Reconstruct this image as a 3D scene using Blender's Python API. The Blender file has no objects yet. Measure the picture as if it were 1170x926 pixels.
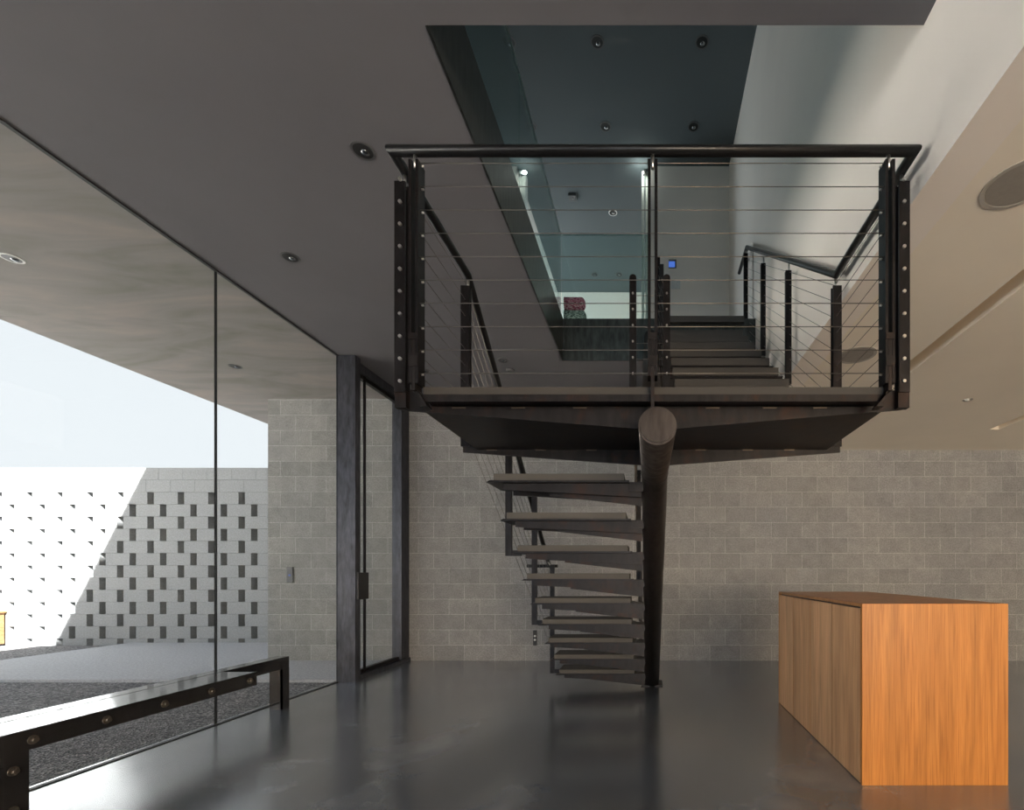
import bpy, bmesh, math, random
from mathutils import Vector, Matrix
random.seed(4)
S = bpy.context.scene
COL = S.collection

# ------------------------------------------------------------------ camera
F = 553.0                      # focal length in pixels of the 1170 px frame
cam_d = bpy.data.cameras.new('camera')
cam = bpy.data.objects.new('camera', cam_d); COL.objects.link(cam)
cam.location = (0, 0, 1.16); cam.rotation_euler = (math.radians(90), 0, 0)
cam_d.sensor_width = 36; cam_d.lens = F / 1170 * 36
cam_d.shift_x = -156 / 1170; cam_d.shift_y = 192 / 1170
cam_d.clip_start = .05; cam_d.clip_end = 300
S.camera = cam
# ------------------------------------------------------------------ world, sun, exposure
W = bpy.data.worlds.new('sky'); S.world = W; W.use_nodes = True
bg = W.node_tree.nodes['Background']
bg.inputs[0].default_value = (.92, .95, 1, 1); bg.inputs[1].default_value = .68
sun_d = bpy.data.lights.new('sun', 'SUN'); sun_d.energy = 34; sun_d.color = (1, .97, .93); sun_d.angle = .009
sun = bpy.data.objects.new('sun', sun_d); COL.objects.link(sun)
sun.rotation_euler = Vector((-.517, 1.1, -1)).to_track_quat('-Z', 'Y').to_euler()
def area(name, loc, size, rot, power, color, portal=False):
    d = bpy.data.lights.new(name, 'AREA'); d.shape = 'RECTANGLE'; d.size, d.size_y = size
    d.energy = power; d.color = color
    o = bpy.data.objects.new(name, d); COL.objects.link(o); o.location = loc; o.rotation_euler = rot
    if portal: d.cycles.is_portal = True
    return o
R90 = math.radians(90)
area('portal_left', (-3.34, -1.0, 1.73), (3.4, 12.1), (0, -R90, 0), 1, (1, 1, 1), True)
area('portal_back', (3.5, -7.05, 1.3), (4.0, 2.5), (R90, 0, 0), 1, (1, 1, 1), True)
area('portal_upper', (-3.34, 8.55, 5.3), (2.6, 2.5), (0, -R90, 0), 1, (1, 1, 1), True)
area('fill_back_right', (3.6, -6.9, 1.0), (4.0, 1.7), (R90+.6, 0, 0), 410, (1, .81, .58))  # added warm fill behind the camera for the low ceiling and island
area('fill_back_left', (-.9, -6.9, 1.3), (4.2, 2.2), (R90-.05, 0, 0), 85, (.78, .89, 1))  # added cool fill before the solid rear wall, lifts the block wall
area('fill_upper', (-3.2, 9.0, 5.3), (2.6, 2.1), (0, -R90, 0), 40, (.74, .92, 1))  # added fill that brightens the far upper room
area('fill_upper_near', (-1.0, -1.4, 5.1), (3.6, 1.8), (R90-.1, 0, 0), 16, (.62, .88, 1))  # added fill for the wall at the head of the stairs
S.view_settings.view_transform = 'Standard'; S.view_settings.look = 'None'
S.view_settings.gamma = 1; S.view_settings.use_curve_mapping = False
S.view_settings.exposure = 0.7
S.cycles.use_denoising = True
S.cycles.max_bounces = 14; S.cycles.diffuse_bounces = 8; S.cycles.transparent_max_bounces = 24
S.cycles.caustics_reflective = False; S.cycles.caustics_refractive = False

# ------------------------------------------------------------------ helpers
class MB:
    def __init__(s): s.bm = bmesh.new()
    def box(s, x0, x1, y0, y1, z0, z1):
        vs = [s.bm.verts.new(p) for p in ((x0,y0,z0),(x1,y0,z0),(x1,y1,z0),(x0,y1,z0),(x0,y0,z1),(x1,y0,z1),(x1,y1,z1),(x0,y1,z1))]
        for f in ((0,3,2,1),(4,5,6,7),(0,1,5,4),(1,2,6,5),(2,3,7,6),(3,0,4,7)): s.bm.faces.new([vs[i] for i in f])
        return s
    def prism(s, pts, axis, a, b):
        def P(p, t):
            u, v = p
            return {'x': (t, u, v), 'y': (u, t, v), 'z': (u, v, t)}[axis]
        A = [s.bm.verts.new(P(p, a)) for p in pts]; B = [s.bm.verts.new(P(p, b)) for p in pts]
        n = len(pts)
        s.bm.faces.new(A[::-1]); s.bm.faces.new(B)
        for i in range(n): s.bm.faces.new((A[i], A[(i+1) % n], B[(i+1) % n], B[i]))
        return s
    def tube(s, pts, r, n=12, caps=True):
        """a round bar swept along a polyline with mitred corners"""
        P = [Vector(p) for p in pts]; rings = []
        d0 = (P[1]-P[0]).normalized()
        up = Vector((0,0,1)) if abs(d0.z) < .9 else Vector((0,1,0))
        u = d0.cross(up).normalized(); v = u.cross(d0).normalized()
        ring = [P[0] + r*(math.cos(t)*u + math.sin(t)*v) for t in [2*math.pi*k/n for k in range(n)]]
        rings.append(ring)
        for i in range(1, len(P)):
            d = (P[i]-P[i-1]).normalized()
            if i < len(P)-1:
                e = (P[i+1]-P[i]).normalized(); nn = (d+e).normalized()
            else: nn = d
            ring = [q + d*((P[i]-q).dot(nn)/d.dot(nn)) for q in ring]
            rings.append(ring)
        V = [[s.bm.verts.new(q) for q in rg] for rg in rings]
        for a, b in zip(V, V[1:]):
            for k in range(n):
                f = s.bm.faces.new((a[k], a[(k+1) % n], b[(k+1) % n], b[k])); f.smooth = True
        if caps: s.bm.faces.new(V[0][::-1]); s.bm.faces.new(V[-1])
        return s
    def disc_ring(s, c, r0, r1, z0, z1, n=40):
        """flat ring between radii (z0 bottom, z1 top) round a vertical axis"""
        def ring(r, z): return [s.bm.verts.new((c[0]+r*math.cos(2*math.pi*k/n), c[1]+r*math.sin(2*math.pi*k/n), z)) for k in range(n)]
        a, b, c_, d = ring(r0, z0), ring(r1, z0), ring(r1, z1), ring(r0, z1)
        for p, q in ((a, b), (b, c_), (c_, d), (d, a)):
            for k in range(n): s.bm.faces.new((p[k], p[(k+1) % n], q[(k+1) % n], q[k]))
        return s
    def lathe(s, prof, c, n=32):
        rings = [[s.bm.verts.new((c[0]+r*math.cos(2*math.pi*k/n), c[1]+r*math.sin(2*math.pi*k/n), c[2]+z)) for k in range(n)] for r, z in prof]
        for p, q in zip(rings, rings[1:]):
            for k in range(n):
                f = s.bm.faces.new((p[k], p[(k+1) % n], q[(k+1) % n], q[k])); f.smooth = True
        s.bm.faces.new(rings[0]); s.bm.faces.new(rings[-1])
        return s
    def build(s, name, mat, parent=None, bevel=0, loc=None):
        bmesh.ops.recalc_face_normals(s.bm, faces=s.bm.faces)
        if loc is not None: bmesh.ops.translate(s.bm, verts=s.bm.verts, vec=-Vector(loc))
        me = bpy.data.meshes.new(name); s.bm.to_mesh(me); s.bm.free()
        o = bpy.data.objects.new(name, me); COL.objects.link(o); me.materials.append(mat)
        if loc is not None: o.location = loc
        if bevel:
            m = o.modifiers.new('bevel', 'BEVEL'); m.width = bevel; m.segments = 2; m.limit_method = 'ANGLE'
        return o
def thing(name, loc, label, cat, group=None):
    o = bpy.data.objects.new(name, None); COL.objects.link(o); o.location = loc; o.empty_display_size = .1
    o['label'] = label; o['category'] = cat
    if group: o['group'] = group
    return o
def tag(o, label=None, cat=None, group=None, kind=None):
    if label: o['label'] = label
    if cat: o['category'] = cat
    if group: o['group'] = group
    if kind: o['kind'] = kind
    return o
def part(mb, name, mat, parent, bevel=0):
    """mesh written in world coordinates, parented without moving it"""
    bmesh.ops.recalc_face_normals(mb.bm, faces=mb.bm.faces)
    root = parent
    off = Vector((0,0,0))
    while root is not None: off = off + Vector(root.location); root = root.parent
    bmesh.ops.translate(mb.bm, verts=mb.bm.verts, vec=-off)
    me = bpy.data.meshes.new(name); mb.bm.to_mesh(me); mb.bm.free()
    o = bpy.data.objects.new(name, me); COL.objects.link(o); me.materials.append(mat); o.parent = parent
    if bevel:
        m = o.modifiers.new('bevel', 'BEVEL'); m.width = bevel; m.segments = 2; m.limit_method = 'ANGLE'
    return o
def struct(name, mb, mat, label=None, cat=None):
    o = mb.build(name, mat); o['kind'] = 'structure'
    o['label'] = label or name.replace('_', ' '); o['category'] = cat or name.split('_')[0]
    return o
def copy_tree(o, parent=None):
    c = o.copy(); COL.objects.link(c); c.parent = parent
    for ch in list(o.children): copy_tree(ch, c)
    return c

# ------------------------------------------------------------------ materials
class NT:
    def __init__(s, name):
        s.m = bpy.data.materials.new(name); s.m.use_nodes = True
        s.t = s.m.node_tree; s.b = s.t.nodes['Principled BSDF']
        tc = s.n('ShaderNodeTexCoord'); s.geo = s.n('ShaderNodeNewGeometry'); s.pos = s.geo.outputs['Position']
    def n(s, k, **kw):
        nd = s.t.nodes.new(k)
        for a, v in kw.items(): setattr(nd, a, v)
        return nd
    def l(s, a, b): s.t.links.new(a, b)
    def map(s, scale=(1,1,1), loc=(0,0,0), rot=(0,0,0), src=None):
        m = s.n('ShaderNodeMapping'); s.l(src or s.pos, m.inputs[0])
        m.inputs['Scale'].default_value = scale; m.inputs['Location'].default_value = loc; m.inputs['Rotation'].default_value = rot
        return m.outputs[0]
    def noise(s, vec, scale, detail=4, rough=.5, dist=0):
        n = s.n('ShaderNodeTexNoise'); s.l(vec, n.inputs['Vector']); n.inputs['Scale'].default_value = scale
        n.inputs['Detail'].default_value = detail; n.inputs['Roughness'].default_value = rough; n.inputs['Distortion'].default_value = dist
        return n.outputs['Fac']
    def ramp(s, fac, stops):
        r = s.n('ShaderNodeValToRGB'); s.l(fac, r.inputs[0])
        e = r.color_ramp.elements
        while len(e) < len(stops): e.new(.5)
        for k, (p, c) in enumerate(stops): e[k].position = p; e[k].color = (*c, 1) if len(c) == 3 else c
        return r.outputs[0]
    def mix(s, fac, a, b, mode='MIX'):
        m = s.n('ShaderNodeMix', data_type='RGBA', blend_type=mode)
        for sock, v in ((m.inputs[0], fac), (m.inputs[6], a), (m.inputs[7], b)):
            if isinstance(v, (int, float)): sock.default_value = v
            elif isinstance(v, tuple): sock.default_value = (*v, 1)
            else: s.l(v, sock)
        return m.outputs[2]
    def math(s, op, a, b=0):
        m = s.n('ShaderNodeMath', operation=op)
        for sock, v in ((m.inputs[0], a), (m.inputs[1], b)):
            if isinstance(v, (int, float)): sock.default_value = v
            else: s.l(v, sock)
        return m.outputs[0]
    def bump(s, h, strength=.3, dist=.01):
        b = s.n('ShaderNodeBump'); b.inputs['Strength'].default_value = strength; b.inputs['Distance'].default_value = dist
        s.l(h, b.inputs['Height']); s.l(b.outputs[0], s.b.inputs['Normal'])
    def set(s, **kw):
        names = dict(col='Base Color', rough='Roughness', metal='Metallic', spec='Specular IOR Level', coat='Coat Weight')
        for k, v in kw.items():
            i = s.b.inputs[names[k]]
            if isinstance(v, (int, float)): i.default_value = v
            elif isinstance(v, tuple): i.default_value = (*v, 1)
            else: s.l(v, i)
        return s
def plaster(name, c, var=.06, rough=.75):
    t = NT(name); f = t.noise(t.map(), .9, 5, .6)
    lo = tuple(x*(1-var) for x in c); hi = tuple(min(1, x*(1+var)) for x in c)
    t.set(col=t.ramp(f, [(.3, lo), (.7, hi)]), rough=rough, spec=.25)
    t.bump(t.noise(t.map(), 60, 3), .04, .002)
    return t.m
def stained(name, c):
    t = NT(name); f = t.noise(t.map(scale=(.5, 1.6, 1), rot=(0, 0, .5)), 1.6, 5, .6, 1.0)
    t.set(col=t.ramp(f, [(.3, (c[0]*.76, c[1]*.80, c[2]*.74)), (.5, c), (.72, (c[0]*1.26, c[1]*1.16, c[2]*1.12))]), rough=.8, spec=.2)
    return t.m
def blocks(name, axes, c1, c2, mortar, x_shift=.2032, speck=.4):
    """concrete masonry in running bond; axes picks the world axes that run along and up"""
    t = NT(name)
    sep = t.n('ShaderNodeSeparateXYZ'); t.l(t.pos, sep.inputs[0])
    cmb = t.n('ShaderNodeCombineXYZ'); t.l(sep.outputs[axes[0]], cmb.inputs[0]); t.l(sep.outputs[axes[1]], cmb.inputs[1])
    v = t.map(loc=(x_shift + .4064*40, .0, 0), src=cmb.outputs[0])
    b = t.n('ShaderNodeTexBrick'); t.l(v, b.inputs['Vector'])
    b.inputs['Scale'].default_value = 1; b.inputs['Brick Width'].default_value = .4064; b.inputs['Row Height'].default_value = .2032
    b.inputs['Mortar Size'].default_value = .0026; b.inputs['Mortar Smooth'].default_value = .3; b.offset = .5; b.squash = 1
    b.inputs['Color1'].default_value = (*c1, 1); b.inputs['Color2'].default_value = (*c2, 1); b.inputs['Mortar'].default_value = (*mortar, 1)
    fine = t.noise(t.map(), 85, 4, .75); mid = t.noise(t.map(), 7, 4, .6); big = t.noise(t.map(), .8, 3)
    k = t.ramp(fine, [(.32, (1-speck,)*3), (.68, (1+speck,)*3)])
    k2 = t.ramp(mid, [(.3, (.9,)*3), (.7, (1.1,)*3)])
    k3 = t.ramp(big, [(.3, (.93, .93, .95)), (.7, (1.06, 1.05, 1.02))])
    col = t.mix(1, t.mix(1, t.mix(1, b.outputs[0], k, 'MULTIPLY'), k2, 'MULTIPLY'), k3, 'MULTIPLY')
    t.set(col=col, rough=.9, spec=.2)
    h = t.math('SUBTRACT', t.math('MULTIPLY', fine, .35), t.math('MULTIPLY', b.outputs['Fac'], 1.0))
    t.bump(h, .5, .006)
    return t.m
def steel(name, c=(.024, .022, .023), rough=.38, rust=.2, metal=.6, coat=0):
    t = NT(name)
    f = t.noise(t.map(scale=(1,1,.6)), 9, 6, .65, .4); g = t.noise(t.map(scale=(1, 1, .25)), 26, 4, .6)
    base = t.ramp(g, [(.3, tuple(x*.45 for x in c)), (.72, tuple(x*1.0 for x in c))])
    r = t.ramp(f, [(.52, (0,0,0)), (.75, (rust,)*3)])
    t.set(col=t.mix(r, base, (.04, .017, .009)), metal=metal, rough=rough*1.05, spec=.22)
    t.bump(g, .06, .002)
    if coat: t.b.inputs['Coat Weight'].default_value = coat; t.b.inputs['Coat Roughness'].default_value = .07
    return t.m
def glass(name, tint, rough=0.0, ior=1.5, refl=1.0):
    m = bpy.data.materials.new(name); m.use_nodes = True; t = m.node_tree; t.nodes.clear()
    out = t.nodes.new('ShaderNodeOutputMaterial'); mx = t.nodes.new('ShaderNodeMixShader')
    # thin sheet: Schlick reflectance from the angle alone, the same on both faces
    lw = t.nodes.new('ShaderNodeLayerWeight'); lw.inputs[0].default_value = .5
    fr = t.nodes.new('ShaderNodeMath'); fr.operation = 'POWER'; fr.inputs[1].default_value = 5; t.links.new(lw.outputs['Facing'], fr.inputs[0])
    mu = t.nodes.new('ShaderNodeMath'); mu.operation = 'MULTIPLY_ADD'; mu.inputs[1].default_value = .9*refl; mu.inputs[2].default_value = .04*refl
    tr = t.nodes.new('ShaderNodeBsdfTransparent'); tr.inputs[0].default_value = (*tint, 1)
    gl = t.nodes.new('ShaderNodeBsdfGlossy'); gl.inputs['Roughness'].default_value = rough
    t.links.new(fr.outputs[0], mu.inputs[0]); t.links.new(mu.outputs[0], mx.inputs[0])
    t.links.new(tr.outputs[0], mx.inputs[1]); t.links.new(gl.outputs[0], mx.inputs[2]); t.links.new(mx.outputs[0], out.inputs[0])
    return m
def plain(name, c, rough=.5, metal=0, var=.05):
    t = NT(name); f = t.noise(t.map(), 40, 3)
    t.set(col=t.ramp(f, [(.3, tuple(x*(1-var) for x in c)), (.7, tuple(x*(1+var) for x in c))]), rough=rough, metal=metal)
    return t.m
def emis(name, c, s):
    t = NT(name); t.set(col=(.02, .02, .02)); t.b.inputs['Emission Color'].default_value = (*c, 1); t.b.inputs['Emission Strength'].default_value = s
    return t.m
def wood(name, dark, light, seed=0):
    t = NT(name)
    off = (seed*3.1, seed*1.7, 0)
    g = t.noise(t.map(scale=(1, 1, .045), loc=off), 42, 6, .62, .3)
    fl = t.noise(t.map(scale=(1, 1, .09), loc=off), 7, 4, .6, 1.2)
    pores = t.noise(t.map(scale=(1, 1, .02), loc=off), 170, 2, .5)
    c = t.ramp(g, [(.25, dark), (.5, tuple((a+b)/2 for a, b in zip(dark, light))), (.75, light)])
    c = t.mix(1, c, t.ramp(fl, [(.3, (.82, .80, .78)), (.7, (1.12, 1.1, 1.08))]), 'MULTIPLY')
    c = t.mix(1, c, t.ramp(pores, [(.34, (.78, .74, .7)), (.5, (1, 1, 1))]), 'MULTIPLY')
    t.set(col=c, rough=.42, spec=.35); t.bump(pores, .05, .001)
    return t.m
def floor_mat():
    t = NT('polished_concrete')
    m_ = t.map(loc=(.31, .17, .437)); a = t.noise(m_, .7, 4, .5, 0); b = t.noise(m_, 1.6, 4, .5, 0); c = t.noise(t.map(loc=(0, 0, .0613)), 160, 2)
    col = t.ramp(a, [(.38, (.072, .090, .118)), (.5, (.128, .147, .173)), (.62, (.21, .225, .245))])
    col = t.mix(1, col, t.ramp(b, [(.38, (.72,)*3), (.62, (1.25,)*3)]), 'MULTIPLY')
    col = t.mix(1, col, t.ramp(c, [(.3, (.9,)*3), (.7, (1.08,)*3)]), 'MULTIPLY')
    sep = t.n('ShaderNodeSeparateXYZ'); t.l(t.pos, sep.inputs[0])
    msk = None
    for X in (-3.04, -1.175, 1.275, 3.7):
        d = t.math('ABSOLUTE', t.math('SUBTRACT', sep.outputs[0], X)); k = t.math('LESS_THAN', d, .0028)
        msk = k if msk is None else t.math('MAXIMUM', msk, k)
    col = t.mix(msk, col, (.05, .045, .04))
    t.set(col=col, rough=.27, spec=.75); t.b.inputs['Coat Weight'].default_value = 1; t.b.inputs['Coat Roughness'].default_value = .18; t.b.inputs['Coat IOR'].default_value = 1.85
    return t.m
def gravel_mat():
    t = NT('gravel')
    v = t.n('ShaderNodeTexVoronoi'); t.l(t.map(), v.inputs['Vector']); v.inputs['Scale'].default_value = 75
    big = t.noise(t.map(), 1.2, 4)
    c = t.ramp(v.outputs['Color'], [(.15, (.10, .105, .118)), (.5, (.24, .24, .26)), (.85, (.55, .54, .56))])
    c = t.mix(1, c, t.ramp(big, [(.3, (.85, .83, .82)), (.7, (1.12, 1.1, 1.05))]), 'MULTIPLY')
    t.set(col=c, rough=.95, spec=.1); t.bump(v.outputs['Distance'], 1, .02)
    return t.m
M = dict(
    ceil=plaster('ceiling_plaster', (.18, .173, .184)), soffit=stained('soffit_plaster_lit', (.34, .315, .30)), white=plaster('white_plaster', (.90, .83, .76), .03), cream=plaster('cream_plaster', (.90, .82, .70), .03),
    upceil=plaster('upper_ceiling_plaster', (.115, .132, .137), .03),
    block=blocks('concrete_block', (0, 2), (.275, .272, .268), (.325, .32, .315), (.53, .52, .51)),
    blocky=blocks('concrete_block_side', (1, 2), (.275, .272, .268), (.325, .32, .315), (.53, .52, .51)),
    screen=plain('screen_block', (.31, .318, .33), .95, 0, .12),
    steel=steel('blackened_steel'), steelb=steel('blue_black_steel', (.10, .105, .125), .35, .08),
    steelr=steel('rusty_black_steel', (.022, .019, .019), .4, .9, .35),
    pipe=steel('pipe_steel', (.075, .062, .055), .36, .4, .6),
    fascia=steel('fascia_steel', (.075, .082, .078), .33, .12, .6),
    bench=steel('bench_steel', (.035, .033, .034), .22, .08, .3, .9),
    rail=plain('black_rail', (.018, .018, .019), .35, .5),
    cable=plain('steel_cable', (.16, .145, .13), .4, .9), bolt=plain('bolt_steel', (.62, .6, .57), .3, 1),
    deck=plaster('deck_concrete', (.058, .053, .048), .12, .8),
    weld=plain('weld', (.16, .12, .09), .4, .7),
    tread=plaster('tread_concrete', (.095, .088, .080), .15, .8),
    floor=floor_mat(), gravel=gravel_mat(), path=plain('path_concrete', (.44, .445, .47), .9, 0, .2),
    patio=plain('pale_bounce', (.80, .765, .72), .9, 0, .1),  # bright colour of the added surfaces that throw sunlight inside
    glass=glass('clear_glass', (.95, .97, .965)), guard=glass('green_tinted_glass', (.84, .93, .925), 0, 1.5, 1.3),
    edge=plain('glass_edge', (.80, .93, .90), .2), seal=plain('black_seal', (.02, .02, .022), .5),  # glass edge coloured pale to imitate light gathered along it
    lamp_in=plain('lamp_reflector', (.28, .29, .3), .25, 1), lamp_dk=plain('lamp_baffle', (.012, .012, .012), .4),
    trimg=plain('lamp_trim_grey', (.10, .10, .10), .4), trimw=plain('lamp_trim_white', (.75, .74, .72), .4),
    speaker=plain('speaker_rim', (.42, .39, .35), .6), grille=plain('speaker_grille', (.30, .275, .245), .7), whitep=plain('white_plastic', (.7, .7, .68), .4),
    blue=emis('blue_screen', (.12, .28, 1), .35), tan=plain('tan_timber', (.27, .145, .06), .6, 0, .3),
    wood_end=wood('oak_veneer_end', (.42, .15, .028), (.62, .26, .06)), wood_door_0=wood('oak_veneer_door', (.50, .265, .13), (.70, .41, .22), 2), wood_door_1=wood('oak_veneer_door_light', (.54, .29, .145), (.76, .455, .25), 7),  # doors toned apart from the end veneer to stand for different light
    wood_top=wood('oak_veneer_top', (.36, .16, .06), (.55, .27, .11), 5),
    pale=plain('pale_jamb', (.85, .87, .80), .35),
)
# ------------------------------------------------------------------ structure
H1, H2 = 3.47, 3.92            # ceiling height, upper floor level
LOW, UP = 2.79, 7.02           # low ceiling on the right, ceiling of the upper storey
YB = 6.41                      # block wall
GX = -3.3                      # glass wall
X0, X1, Y0, Y1 = -.94, 1.16, 2.04, 5.26   # opening in the upper floor
struct('floor', MB().box(GX-.06, 6, -7, YB, -.2, 0), M['floor'], 'polished grey concrete floor', 'floor')
struct('wall_back', MB().box(-5.04, 6, YB, YB+.2, -.1, H1), M['block'], 'grey concrete block wall behind the stairs', 'wall')
struct('wall_behind_camera', MB().box(GX, 1.5, -7.2, -7, 0, H1).box(1.5, 5.5, -7.2, -7, 2.55, LOW+.2).box(5.5, 6, -7.2, -7, 0, LOW), M['white'])
struct('wall_right', MB().box(6, 6.2, -7.2, YB+.2, 0, LOW+.2), M['white'], 'white side wall', 'wall')
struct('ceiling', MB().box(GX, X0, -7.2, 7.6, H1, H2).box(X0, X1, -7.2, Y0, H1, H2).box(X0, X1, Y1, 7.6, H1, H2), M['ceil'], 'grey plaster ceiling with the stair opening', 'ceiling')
struct('ceiling_soffit', MB().box(-5.9, GX, -7.2, 7.6, H1, H2), M['soffit'], 'outdoor soffit beyond the glass, coloured paler for its daylight', 'ceiling')  # same slab as the ceiling; outdoor light is put into its paler plaster
lc = MB()
for a, b in ((1.34, 2.01), (2.13, 3.87), (3.98, 6)): lc.box(a, b, -7.2, 5.5, LOW, LOW+.2)  # left gap is a deep cut standing in for a ceiling step's shadow band
lc.box(1.34, 6, 5.5, YB, LOW, LOW+.2).box(1.34, 6.2, -7.2, YB+.2, LOW+.2, LOW+.4)
struct('ceiling_low', lc, M['cream'], 'lower cream ceiling on the right with a groove imitating a shadow band', 'ceiling')
struct('wall_stair', MB().box(X1, X1+.18, -7.2, 10.3, LOW, 7.7), M['white'], 'tall white wall beside the upper stairs', 'wall')
# upper storey
struct('wall_upper_back', MB().box(0, X1, 6.97, 7.1, H2, UP), M['white'], 'grey blue lit wall at the top of the stairs', 'wall')
struct('wall_upper_passage', MB().box(0, .1, 7.1, 10.1, H2, UP), M['white'])
struct('wall_upper_far', MB().box(-5.9, X1, 10.1, 10.3, H2-.4, UP), M['white'], 'far white wall of the upper room', 'wall')
struct('wall_bounce', MB().box(-22.2, -22, -9, 7.5, -.01, 3), M['patio'], 'added unseen wall bouncing sunlight into the stairwell', 'wall')  # unseen, added to reflect sun onto the tall stair wall
struct('floor_upper', MB().box(-3.5, X1, 7.6, 10.1, H1, H2), M['tread'])
struct('wall_upper_left', MB().box(-3.5, GX, -7.2, 7.3, H2, UP).box(-3.5, GX, 7.3, 10.1, 6.8, UP), M['white'])
struct('wall_upper_near', MB().box(-3.5, X1, -1.7, -1.5, H2, UP), M['white'])
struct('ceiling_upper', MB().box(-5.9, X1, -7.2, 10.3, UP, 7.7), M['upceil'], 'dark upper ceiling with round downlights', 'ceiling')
struct('trim_fascia_left', MB().box(X0, X0+.012, Y0, Y1, H1-.005, H2), M['fascia'], 'dark steel fascia on the left edge of the opening', 'trim')
struct('trim_fascia_far', MB().box(X0+.012, X1, Y1-.012, Y1, H1-.005, H2), M['fascia'], 'dark steel fascia on the far edge of the opening', 'trim')
struct('trim_jamb', MB().box(-.1, -.06, 7.06, 7.2, H2, UP).box(-.045, 0, 7.08, 7.2, H2, UP), M['pale'], 'pale upright jamb in the upper passage', 'trim')
# glazing of the long side
o = struct('window_1', MB().box(GX-.008, GX+.008, -7, 3.687, .0, H1), M['glass'], 'large frameless glass pane nearest the bench', 'window')
o = struct('window_2', MB().box(GX-.008, GX+.008, 3.693, 5.13, .0, H1), M['glass'], 'glass pane between the thin joint and the steel post', 'window')
struct('trim_glass_joint', MB().box(GX-.009, GX+.009, 3.687, 3.693, 0, H1), M['seal'], 'thin black vertical joint between two glass panes', 'trim')
struct('trim_glass_head', MB().box(GX-.012, GX+.012, -7, 5.13, H1-.009, H1), M['seal'])
struct('trim_glass_sill', MB().box(GX-.02, GX+.012, -7, 5.13, -.005, .006), M['seal'])
# steel post and glass door
struct('trim_post', MB().box(-3.31, -3.108, 5.13, 5.22, 0, H1), M['steelb'], 'thick blackened steel post left of the glass door', 'trim')
dr = struct('door_1', MB().box(-3.30, -3.27, 5.22, 5.25, 0, H1).box(-3.29, -3.17, 6.21, YB, 0, H1)
            .box(-3.29, -3.17, 5.22, 6.21, H1-.10, H1).box(-3.29, -3.15, 5.22, YB, 0, .045), M['steelb'], 'tall glass door in a blackened steel frame', 'door')
part(MB().box(-3.206, -3.19, 5.435, 5.465, .05, H1-.1).box(-3.25, -3.2, 5.25, 6.2, .05, .085).box(-3.25, -3.2, 5.25, 6.2, H1-.14, H1-.1), 'door_leaf_frame', M['steel'], dr)
part(MB().box(-3.232, -3.218, 5.25, 6.21, .05, H1-.1), 'door_glass', M['glass'], dr)
part(MB().box(-3.106, -3.08, 5.14, 5.33, .875, 1.165).box(-3.2, -3.106, 5.30, 5.33, .875, 1.165).box(-3.2, -3.17, 5.33, 5.44, .9, 1.14), 'handle', M['seal'], dr, .004)
# outdoors
g = MB(); N = 1
g.prism([(-60, -40), (GX-.06, -40), (GX-.06, 6.40), (-5.06, 6.40), (-5.06, 7.9), (-60, 7.9)], 'z', -.3, -.03)
tag(g.build('gravel_bed', M['gravel']), 'dark grey gravel bed outside the glass', 'gravel', kind='stuff')
struct('path', MB().box(-8.62, GX-.06, 5.25, 8.05, -.2, .0), M['path'], 'pale concrete path in front of the block screen', 'path')
struct('patio', MB().box(-30, -9.0, -1.5, 5.2, -.2, .0), M['patio'], 'added unseen pale ground bouncing sunlight indoors', 'patio')  # added out of view, kept pale to send sun up the stairwell
sw = MB(); rh = .2032; per = .505
for k in range(16):
    z1 = 2.91 - rh*k; z0 = z1 - rh + .004
    if k < 2:
        x = -24.0 + (.2 if k else 0)
        while x < -3: sw.box(x, x+.4024, 8.05, 8.25, z0, z1); x += .4064
    else:
        base = -8.336 if k % 2 == 0 else -8.632
        for j in range(-32, 12):
            xr = base + j*per            # left edge of a hole; the block ends here
            sw.box(xr - per + .108, xr, 8.05, 8.25, z0, z1)
struct('wall_yard', MB().box(-24, -3, 8.4, 8.6, 0, 2.6), M['steel'], 'added dark sheet blocking light behind the pierced screen', 'wall')  # added to stop light from behind so the screen's holes stay dark
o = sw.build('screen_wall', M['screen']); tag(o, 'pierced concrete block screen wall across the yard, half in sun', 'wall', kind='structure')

# ------------------------------------------------------------------ staircase
st = thing('staircase', (0, 2.4, 0), 'blackened steel staircase with a landing, cable railings and cantilevered concrete treads', 'staircase')
PX, PZ = .035, 1.733
SL = .75                                     # slope of the lower flight
yb = 2.75 + PZ/SL
pm = MB().tube([(PX, 1.885, PZ), (PX, 2.75, PZ), (PX, yb+.0, 0.0)], .075, 40)
pipe = part(pm, 'pipe_stringer', M['pipe'], st)
part(MB().tube([(PX, 1.879, PZ), (PX, 1.886, PZ)], .066, 40), 'end_cap', M['pipe'], pipe)
part(MB().tube([(PX, 2.745, PZ), (PX, 2.756, PZ-.004)], .0775, 40), 'weld_ring', M['pipe'], pipe)
part(MB().box(PX-.11, PX+.11, yb-.12, yb+.12, 0, .012), 'base_plate', M['steel'], pipe)
SU = .198/.28
part(MB().tube([(PX-.012, 2.62, 1.86), (PX-.012, 5.25, 1.86+SU*2.63)], .07, 36), 'pipe_stringer', M['pipe'], st)
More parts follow.
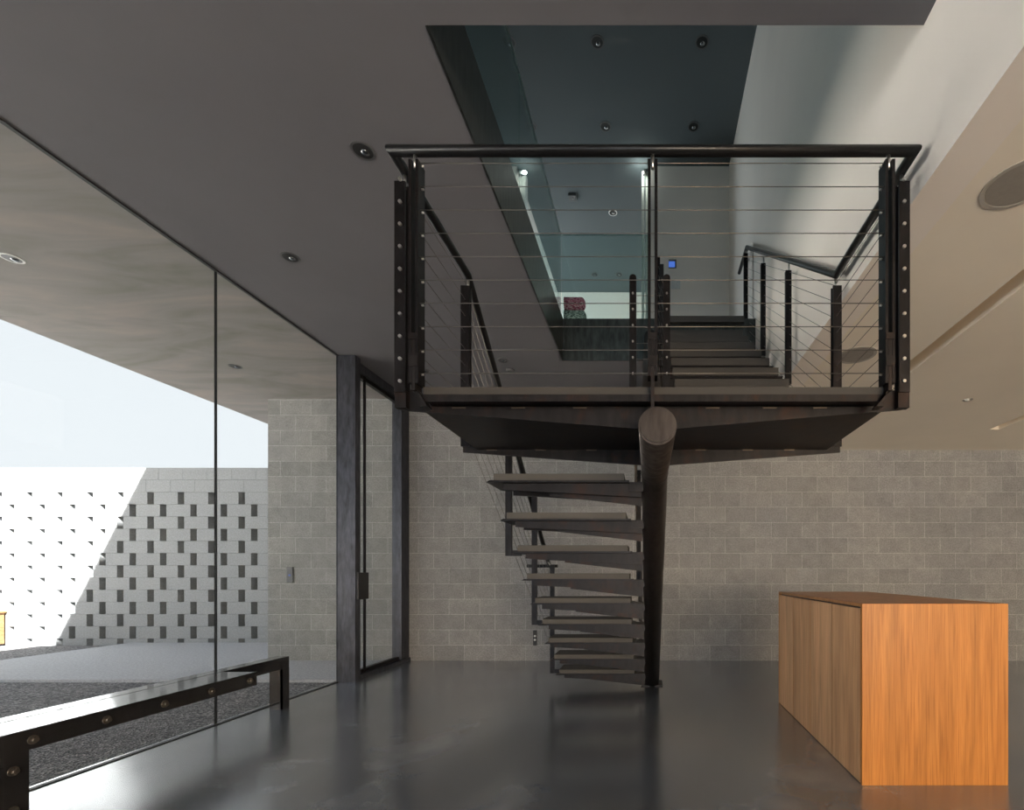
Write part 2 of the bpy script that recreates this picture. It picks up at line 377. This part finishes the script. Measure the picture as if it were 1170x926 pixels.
# landing
LZ = 1.94
ld = part(MB().box(-.945, .985, 2.03, 2.82, LZ-.032, LZ), 'landing', M['deck'], st)
part(MB().box(-.95, .99, 2.025, 2.85, LZ-.046, LZ-.032).box(-.95, .99, 2.022, 2.034, LZ-.062, LZ-.034), 'edge_angle', M['steelr'], ld)
part(MB().prism([(-1.095, LZ+.02), (-1.095, LZ-.06), (-1.06, LZ-.068), (PX-.06, 1.79), (PX+.06, 1.79), (1.095, LZ-.065), (1.13, LZ-.06), (1.13, LZ+.02), (1.03, LZ+.02), (.99, LZ-.05), (-.95, LZ-.05), (-1.0, LZ+.02)], 'y', 2.12, 2.132), 'web_plate', M['steelr'], ld)
part(MB().prism([(-1.085, LZ-.02), (-1.085, 1.866), (PX-.06, 1.79), (PX+.06, 1.79), (1.12, 1.866), (1.12, LZ-.02)], 'y', 2.83, 2.842), 'web_plate', M['steelr'], ld)
part(MB().box(-1.0, 1.04, 2.132, 2.83, LZ-.06, LZ-.05), 'underside_plate', M['steelr'], ld)
for x in (-.86, -.6, -.33, .25, .5, .72):
    part(MB().box(x, x+.06, 2.114, 2.122, LZ-.060, LZ-.056), 'weld_bead', M['weld'], ld)
    part(MB().box(x*1.1, x*1.1+.06, 2.824, 2.832, LZ-.064, LZ-.060), 'weld_bead', M['weld'], ld)
# lower flight
def lower_tread(n):
    z = .191*n + .01; y = 4.8 - .254*(n-1)
    t = part(MB().box(-.887, -.14, y, y+.275, z-.04, z), 'tread', M['tread'], st, .002)
    part(MB().prism([(-.925, z-.052), (-.905, z-.040), (-.11, z-.040), (-.11, z-.052)], 'y', y-.012, y+.287), 'tray', M['steel'], t)
    part(MB().prism([(-.84, z-.052), (-.84, z-.088), (-.04, z-.13), (-.04, z-.052)], 'y', y+.03, y+.04), 'bracket', M['steelr'], t)
    part(MB().prism([(-.58, z-.052), (-.58, z-.114), (-.04, z-.175), (-.04, z-.052)], 'y', y+.075, y+.085), 'bracket', M['steelr'], t)
    part(MB().prism([(-.84, z-.052), (-.84, z-.088), (-.04, z-.13), (-.04, z-.052)], 'y', y+.235, y+.245), 'bracket', M['steelr'], t)
    part(MB().box(-.11, -.03, y+.02, y+.25, z-.10, z-.045), 'bracket', M['steelr'], t)
for n in range(1, 10): lower_tread(n)
# upper flight
def upper_tread(m):
    z = LZ + .198*m; y = 2.86 + .28*(m-1)
    t = part(MB().box(.185, .995, y, y+.30, z-.062, z), 'tread', M['deck'], st, .002)
    part(MB().box(.16, 1.03, y+.012, y+.31, z-.076, z-.062), 'tray', M['steel'], t)
    for dy in (.03, .25):
        part(MB().prism([(1.0, z-.076), (1.0, z-.10), (.08, z-.19), (.08, z-.076)], 'y', y+dy, y+dy+.01), 'bracket', M['steelr'], t)
for m in range(1, 10): upper_tread(m)
part(MB().box(.16, 1.03, 5.20, 5.262, H2-.062, H2+.004), 'tread', M['deck'], st)
# railings
RZ = 2.905; ZC = [1.985 + .0965*k for k in range(10)]
XL, XR = -1.058, 1.098
ye = 5.06
hr = [(XL+.02, ye, RZ - (ye-2.83)*SL-.0), (XL, 2.83, RZ), (XL, 2.0, RZ), (XR, 2.0, RZ), (XR, 2.83, RZ), (XR, 5.40, RZ + 2.57*SU*1.04), (XR-.0, 5.86, RZ + 2.57*SU*1.04)]
hand = part(MB().tube(hr, .021, 16), 'handrail', M['rail'], st)
ze = hr[0][2]
part(MB().tube([(-1.27, ye, ze), (-.95, ye, ze)], .016, 12), 'rail_end_bar', M['rail'], hand)
def bolts(p, pts, axis, r=.007):
    for q in pts:
        a = list(q); b = list(q); b[axis] -= .009
        part(MB().tube([tuple(a), tuple(b)], r, 8), 'bolt', M['bolt'], p)
def pair_post(x, y, z0, z1, gap=.016, w=.05, th=.009, along='x', bolt_z=None, mat='steel'):
    """two flat bars with a slot between; along = axis across which the slot opens"""
    m = MB()
    if along == 'x':
        m.box(x-gap/2-th, x-gap/2, y-w/2, y+w/2, z0, z1).box(x+gap/2, x+gap/2+th, y-w/2, y+w/2, z0, z1)
    else:
        m.box(x-w/2, x+w/2, y-gap/2-th, y-gap/2, z0, z1).box(x-w/2, x+w/2, y+gap/2, y+gap/2+th, z0, z1)
    p = part(m, 'post', M[mat], st)
    return p
def pin(p, x, y, z0, z1): part(MB().tube([(x, y, z0), (x, y, z1)], .007, 10), 'rail_pin', M['bolt'], p)
# front posts
for x in (-.965, PX-.018, .992):
    p = pair_post(x, 2.015, LZ+.0 if abs(x) > .5 else LZ+.03, 2.86, gap=.016, w=.06, th=.012)
    pin(p, x, 2.0, 2.83, RZ-.015)
    part(MB().box(x-.007, x+.007, 1.985, 2.045, 1.80 if abs(x) < .5 else LZ-.03, 2.14), 'bracket', M['steelr'], p)
    for za, zb in ((2.12, 2.145), (LZ+.07, LZ+.11)): part(MB().box(x-.018, x+.018, 1.981, 1.986, za, zb), 'clamp', M['steelr'], p)
    if abs(x) > .5:
        s = 1 if x < 0 else -1
        part(MB().prism([(x-.008, LZ-.02), (x+.008, LZ-.02), (x+s*.05, LZ-.09), (x+s*.02, LZ-.09)], 'y', 2.0, 2.05), 'knee_plate', M['steelr'], p)
        for z in ZC:
            part(MB().tube([(x+s*.02, 2.015, z), (x+s*.03, 2.015, z)], .0045, 8), 'bolt', M['bolt'], p)
# bolted side posts and the cables along the landing sides
for x in (XL-.014, XR+.005):
    p = pair_post(x, 2.105, LZ+.0, 2.85, gap=.022, w=.046, th=.010, along='y')
    pin(p, x+(.014 if x < 0 else -.005), 2.1, 2.84, RZ-.015)
    bolts(p, [(x+.004*(1 if x < 0 else -1), 2.084, z) for z in ZC], 1, .0075)
    part(MB().box(x-.024, x+.024, 2.09, 2.12, LZ-.065, LZ+.01), 'foot_plate', M['steelr'], p)
    # rear corner
    p = pair_post(x, 2.845, 1.9, 2.84, gap=.02, w=.05, th=.010, along='y')
    pin(p, x+(.014 if x < 0 else -.005), 2.84, 2.82, RZ-.015)
def cable(a, b, r=.0017): part(MB().tube([a, b], r, 6), 'cable', M['cable'], st)
for z in ZC:
    cable((-.945, 2.0, z), (.975, 2.0, z))
    for x in (XL-.012, XR+.0): cable((x, 2.1, z), (x, 2.85, z))
# inner bolted posts between the flights, with rounded tops
for x in (-.092, .107):
    m = MB(); w = .02; zt = 2.895
    arc = [(x + w*math.cos(t), zt + w*math.sin(t)) for t in [math.pi*k/8 for k in range(9)]]
    m.prism([(x-w, 1.90), (x+w, 1.90)] + arc, 'y', 2.84, 2.85).prism([(x-w, 1.90), (x+w, 1.90)] + arc, 'y', 2.872, 2.882)
    p = part(m, 'post', M['steel'], st)
    bolts(p, [(x, 2.84, 2.80 - .094*k) for k in range(9)], 1, .006)
for k in range(9):
    z = 2.80 - .094*k
    cable((-.092, 2.861, z), (.107, 2.861, z))
    cable((.107, 2.861, z), (.107, 5.30, z + 2.44*SU))
    cable((-.092, 2.861, z), (-.092, 4.98, z - 2.12*SL))
for y in (3.9, 4.98):
    zb = 1.90 - (y-2.83)*SL - .06
    pair_post(-.08, y, max(zb, .06), zb+.95, gap=.012, w=.036, th=.006, along='y')
for y in (4.0, 5.24):
    zb = LZ + (y-2.83)*SU + .1
    pair_post(.107, y, zb, zb+.84, gap=.012, w=.036, th=.006, along='y')
# outer posts of the lower flight
for y, zb in ((3.43, 1.28), (4.2, .71), (4.98, .13)):
    zt = RZ - (y-2.83)*SL - .05
    p = pair_post(-.99, y, zb, zt, gap=.012, w=.042, th=.010, along='y')
    part(MB().box(-1.01, -.90, y-.01, y+.01, zb, zb+.04), 'bracket', M['steel'], p)
    part(MB().tube([(-1.0, y, zt-.02), (XL+.015, y, zt+.04)], .006, 8), 'rail_pin', M['bolt'], p)
for z in ZC:
    cable((XL-.012, 2.85, z), (-1.0, 4.98, z - 2.13*SL))
    cable((XR, 2.85, z), (XR, 5.43, z + 2.58*SU))
for y in (3.78, 4.61, 5.43):
    zb = LZ + .198*math.floor((y-2.86)/.28+1) - .1
    zt = RZ + (y-2.83)*SU - .06
    if y > 5.3: zb = H2 - .3; zt = 4.74
    p = pair_post(1.09, y, zb, zt, gap=.012, w=.045, th=.010, along='y')
    pin(p, 1.096, y, zt-.02, zt+.06)
    part(MB().box(.99, 1.10, y-.01, y+.01, zb, zb+.04), 'bracket', M['steel'], p)

# ------------------------------------------------------------------ glass guards upstairs
def guard(x0, x1, y0, y1, z0, z1, label):
    o = MB().box(x0, x1, y0, y1, z0, z1).build('glass_guard', M['guard'], None)
    tag(o, label, 'glass panel', 'glass guards round the stair opening')
    e = .004
    m = MB().box(x0, x1, y0, y1, z1, z1+e)
    part(m, 'polished_edge', M['edge'], o)
    return o
guard(X0-.02, X0-.008, Y0, 3.555, H2, 4.84, 'tinted glass guard panel above the left edge of the opening, nearer piece')
guard(X0-.02, X0-.008, 3.567, Y1-.005, H2, 4.84, 'tinted glass guard panel above the left edge of the opening, farther piece')
guard(X0-.005, .0, Y1+.004, Y1+.016, H2, 4.84, 'tinted glass guard panel across the far edge of the opening')

# ------------------------------------------------------------------ island
isl = thing('kitchen_island', (1.56, 3.5, 0), 'long orange brown timber island cabinet standing on the concrete floor', 'cabinet')
IX0, IX1, IY0, IY1, IZ = 1.165, 1.962, 2.64, 4.33, .992
part(MB().box(IX0+.02, IX1-.02, IY0+.02, IY1-.02, .0, IZ-.02), 'body', M['seal'], isl)
part(MB().box(IX0, IX1, IY0, IY0+.02, .0, IZ-.0), 'end_panel', M['wood_end'], isl, .001)
part(MB().box(IX0, IX1, IY0+.02, IY1, IZ-.018, IZ), 'worktop', M['wood_top'], isl, .001)
part(MB().box(IX1-.02, IX1, IY0+.02, IY1, .0, IZ-.02), 'back_panel', M['wood_end'], isl)
part(MB().box(IX0, IX1-.02, IY1-.02, IY1, .0, IZ-.02), 'end_panel', M['wood_end'], isl)
dw = (IY1-.02 - IY0-.023)/4
for k in range(4):
    a = IY0+.023 + k*dw
    part(MB().box(IX0, IX0+.018, a+.005, a+dw-.005, .004, IZ-.028), 'door', M['wood_door_%d' % (k % 2)], isl, .0008)

# ------------------------------------------------------------------ bench
bn = thing('bench', (-3.0, 2.4, 0), 'low blackened steel bench with bolted edge beside the glass wall', 'bench')
part(MB().box(-3.215, -3.11, .4, 4.19, .34, .44), 'back_rail', M['bench'], bn, .002)
part(MB().box(-3.1, -2.852, .4, 3.52, .425, .44), 'seat', M['bench'], bn, .001)
ap = part(MB().box(-2.862, -2.85, .4, 3.522, .345, .441), 'apron', M['bench'], bn)
part(MB().box(-3.1, -2.87, 2.4, 2.5, .36, .425).box(-3.11, -2.87, 3.3, 3.38, .36, .425).box(-3.11, -2.87, .6, .7, .36, .425), 'cross_bar', M['bench'], bn)
for q in ((-3.215, -3.18, 4.105, 4.19), (-3.215, -3.18, .42, .5)):
    l = part(MB().box(q[0], q[1]+.0, q[2], q[3], 0, .34).box(-3.18, -3.155, q[2], q[2]+.012, 0, .34).box(-3.155, -3.11, q[2], q[2]+.012, 0, .34).box(-3.124, -3.11, q[2], q[3], 0, .34), 'leg', M['bench'], bn)
l1 = part(MB().box(-2.864, -2.851, 2.04, 2.228, 0, .345).box(-2.98, -2.864, 2.215, 2.228, 0, .42), 'leg', M['bench'], bn)
l2 = part(MB().box(-2.864, -2.851, .42, .6, 0, .345).box(-2.98, -2.864, .42, .433, 0, .42), 'leg', M['bench'], bn)
M['boltd'] = plain('dull_bolt', (.22, .19, .16), .35, .9)
def hexbolt(p, y, z):
    part(MB().tube([(-2.85, y, z), (-2.846, y, z)], .021, 16).tube([(-2.846, y, z), (-2.832, y, z)], .012, 8), 'bolt', M['boltd'], p)
for k in range(6): hexbolt(ap, 2.24 + .305*(k-1), .388)
for z in (.27, .09): hexbolt(l1, 2.17, z)

# ------------------------------------------------------------------ downlights and ceiling fittings
def downlight(x, y, z, label, trim='trimg', R=.062, group=None):
    t = thing('downlight', (x, y, z), label, 'downlight', group)
    part(MB().disc_ring((x, y), R*.8, R, z-.004, z+.0), 'trim_ring', M[trim], t)
    part(MB().lathe([(R*.8, -.0035), (R*.74, -.002), (R*.45, -.0012)], (x, y, z)), 'baffle', M['lamp_dk'], t)
    part(MB().lathe([(R*.36, -.0015), (R*.34, -.006), (R*.2, -.010), (.004, -.012)], (x+R*.1, y+R*.18, z)), 'bulb', M['lamp_in'], t)
    return t
G1 = 'round downlights in the lower ceiling'
downlight(-1.56, 2.645, H1, 'round recessed ceiling downlight just left of the landing handrail corner', group=G1)
downlight(-2.62, 3.54, H1, 'round recessed ceiling downlight above the glass door post', group=G1)
downlight(-1.58, 5.26, H1, 'recessed downlight seen through the left railing, near the back wall', group=G1)
downlight(-2.56, 5.53, H1, 'tiny downlight beside the left corner post of the landing', group=G1)
G2 = 'white rimmed downlights in the outdoor soffit'
downlight(-4.67, 3.55, H1, 'white rimmed soffit light at the left edge of the photo', 'trimw', group=G2)
downlight(-4.62, 5.41, H1, 'small soffit light outside the second glass pane', 'trimg', group=G2)
G3 = 'dark downlights in the upper ceiling'
rows = {5.34: 'nearest', 6.35: 'second'}
for y, rn in rows.items():
    for x, cn in ((-1.54, 'leftmost'), (-.565, 'middle'), (.59, 'rightmost')):
        downlight(x, y, UP, f'dark downlight in the upper ceiling, {rn} row, {cn} of three', R=.075, group=G3)
downlight(-1.55, 7.87, UP, 'dark upper ceiling downlight behind the glass, third row, left one', R=.07, group=G3)
downlight(-.58, 7.87, UP, 'upper ceiling downlight behind the glass, third row, right one', 'trimw', R=.07, group=G3)
downlight(-1.06, 9.5, UP, 'farthest row upper ceiling downlight above the folded blankets, left one', R=.07, group=G3)
downlight(-.58, 9.5, UP, 'farthest row upper ceiling downlight, right one near the rounded post', R=.07, group=G3)
sp = thing('smoke_detector', (-1.57, 5.5, H1), 'small round grey detector on the ceiling just below the far downlight', 'smoke detector')
part(MB().lathe([(.05, 0), (.05, -.012), (.036, -.024), (.03, -.026)], (-1.57, 5.5, H1)), 'cover', M['trimg'], sp)
sq = thing('square_spotlight', (-1.18, 7.52, UP), 'small square spotlight on the upper ceiling', 'spotlight')
part(MB().box(-1.24, -1.12, 7.46, 7.58, UP-.04, UP), 'housing', M['trimg'], sq, .004)
part(MB().lathe([(.02, -.041), (.016, -.046)], (-1.18, 7.52, UP)), 'lens', M['lamp_in'], sq)
for y, lb in ((2.03, 'big round ceiling speaker cut off by the right edge of the photo'), (3.62, 'round ceiling speaker seen behind the right railing cables')):
    t = thing('ceiling_speaker', (1.555, y, LOW), lb, 'speaker', 'round speakers in the low ceiling')
    part(MB().disc_ring((1.555, y), .121, .14, LOW-.003, LOW, 64), 'rim', M['speaker'], t)
    part(MB().tube([(1.555, y, LOW), (1.555, y, LOW-.002)], .1195, 64), 'grille', M['grille'], t)
t = thing('sprinkler_cover', (3.0, 4.55, LOW), 'tiny round sprinkler cover on the low ceiling right of the landing', 'sprinkler')
part(MB().disc_ring((3.0, 4.55), .028, .042, LOW-.005, LOW, 24), 'ring', M['speaker'], t)
part(MB().lathe([(.026, -.001), (.02, -.014), (.008, -.018)], (3.0, 4.55, LOW), 20), 'cap', M['bolt'], t)
# lamp at the top of the passage jamb
t = thing('wall_spotlight', (-.06, 7.0, 6.94), 'small lit spotlight at the top of the pale jamb', 'spotlight')
part(MB().box(-.08, -.04, 7.0, 7.06, 6.95, 6.99), 'bracket', M['trimg'], t)
part(MB().tube([(-.06, 7.02, 6.955), (-.08, 6.97, 6.93)], .022, 16), 'housing', M['trimg'], t)
part(MB().tube([(-.08, 6.97, 6.93), (-.0805, 6.9688, 6.9295)], .018, 16), 'lens', emis('lit_lens', (1, .97, .9), 2), t)
ld_ = bpy.data.lights.new('spot_lamp', 'POINT'); ld_.energy = 1.1; ld_.shadow_soft_size = .02; ld_.color = (.88, 1, .95)
lo = bpy.data.objects.new('spot_lamp', ld_); COL.objects.link(lo); lo.location = (-.13, 6.93, 6.90)

# ------------------------------------------------------------------ small things
t = thing('thermostat', (.335, 6.96, 5.61), 'small wall thermostat with a blue screen at the top of the stairs', 'thermostat')
part(MB().box(.29, .40, 6.955, 6.97, 5.55, 5.67), 'case', M['trimg'], t, .003)
part(MB().box(.29, .38, 6.953, 6.9555, 5.555, 5.64), 'screen', M['blue'], t)
t = thing('light_switch', (.39, 6.965, 5.31), 'pale double light switch plate under the thermostat', 'switch')
part(MB().box(.32, .46, 6.963, 6.97, 5.25, 5.37), 'plate', M['whitep'], t, .002)
for x in (.345, .395): part(MB().box(x, x+.04, 6.959, 6.964, 5.27, 5.35), 'rocker', M['whitep'], t, .001)
t = thing('wall_outlet', (-1.5, YB, .35), 'narrow black outlet plate on the block wall behind the lower treads', 'outlet')
part(MB().box(-1.528, -1.478, YB-.008, YB, .20, .40), 'plate', M['seal'], t, .002)
for z in (.275, .325): part(MB().tube([(-1.503, YB-.012, z), (-1.503, YB-.007, z)], .014, 16), 'socket', M['whitep'], t)
t = thing('door_entry_panel', (-4.74, YB, 1.13), 'grey entry panel with a blue light on the block wall outside', 'entry panel')
part(MB().box(-4.78, -4.70, YB-.02, YB, 1.03, 1.24), 'plate', M['trimg'], t, .002)
part(MB().tube([(-4.74, YB-.024, 1.13), (-4.74, YB-.018, 1.13)], .012, 16), 'indicator', M['blue'], t)
def blanket(z, mat, label, x1):
    R = .0705; y = 5.36
    t = thing('folded_blanket', (-.83, y, z), label, 'blanket', 'folded blankets behind the upstairs glass')
    m = MB()
    m.tube([(-.93, y, z+R), (x1, y, z+R)], R, 24)
    for v in m.bm.verts: v.co.z += .002*math.sin(v.co.x*60)
    part(m, 'roll', mat, t)
    bm = bmesh.new(); bmesh.ops.create_uvsphere(bm, u_segments=24, v_segments=16, radius=R)
    for v in bm.verts: v.co.x *= .7
    bmesh.ops.translate(bm, verts=bm.verts, vec=(x1+.83, 0, R))
    for f in bm.faces: f.smooth = True
    me = bpy.data.meshes.new('rounded_end'); bm.to_mesh(me); bm.free(); me.materials.append(mat)
    e = bpy.data.objects.new('rounded_end', me); COL.objects.link(e); e.parent = t
def woven(name, stops, sc):
    t = NT(name); f = t.noise(t.map(scale=(1, 2, 5)), sc, 4, .7, .5); t.set(col=t.ramp(f, stops), rough=.95); t.bump(f, .4, .01); return t.m
blanket(H2+.001, woven('dark_floral', [(.42, (.05, .05, .055)), (.5, (.2, .24, .22)), (.56, (.8, .8, .75))], 38), 'black and white patterned blanket roll, lower of the two', -.735)
blanket(H2+.1455, woven('pink_stripe', [(.42, (.25, .03, .07)), (.5, (.75, .13, .26)), (.58, (.9, .6, .62))], 24), 'pink and maroon patterned blanket roll, upper of the two', -.745)
t = thing('timber_box', (-10.7, 7.8, -.03), 'tan timber box in the sun at the far left of the screen wall', 'box')
part(MB().box(-11.6, -10.68, 7.78, 8.03, -.02, .50), 'body', M['tan'], t, .01)
part(MB().box(-11.62, -10.66, 7.77, 8.04, .50, .53), 'lid', M['tan'], t, .005)
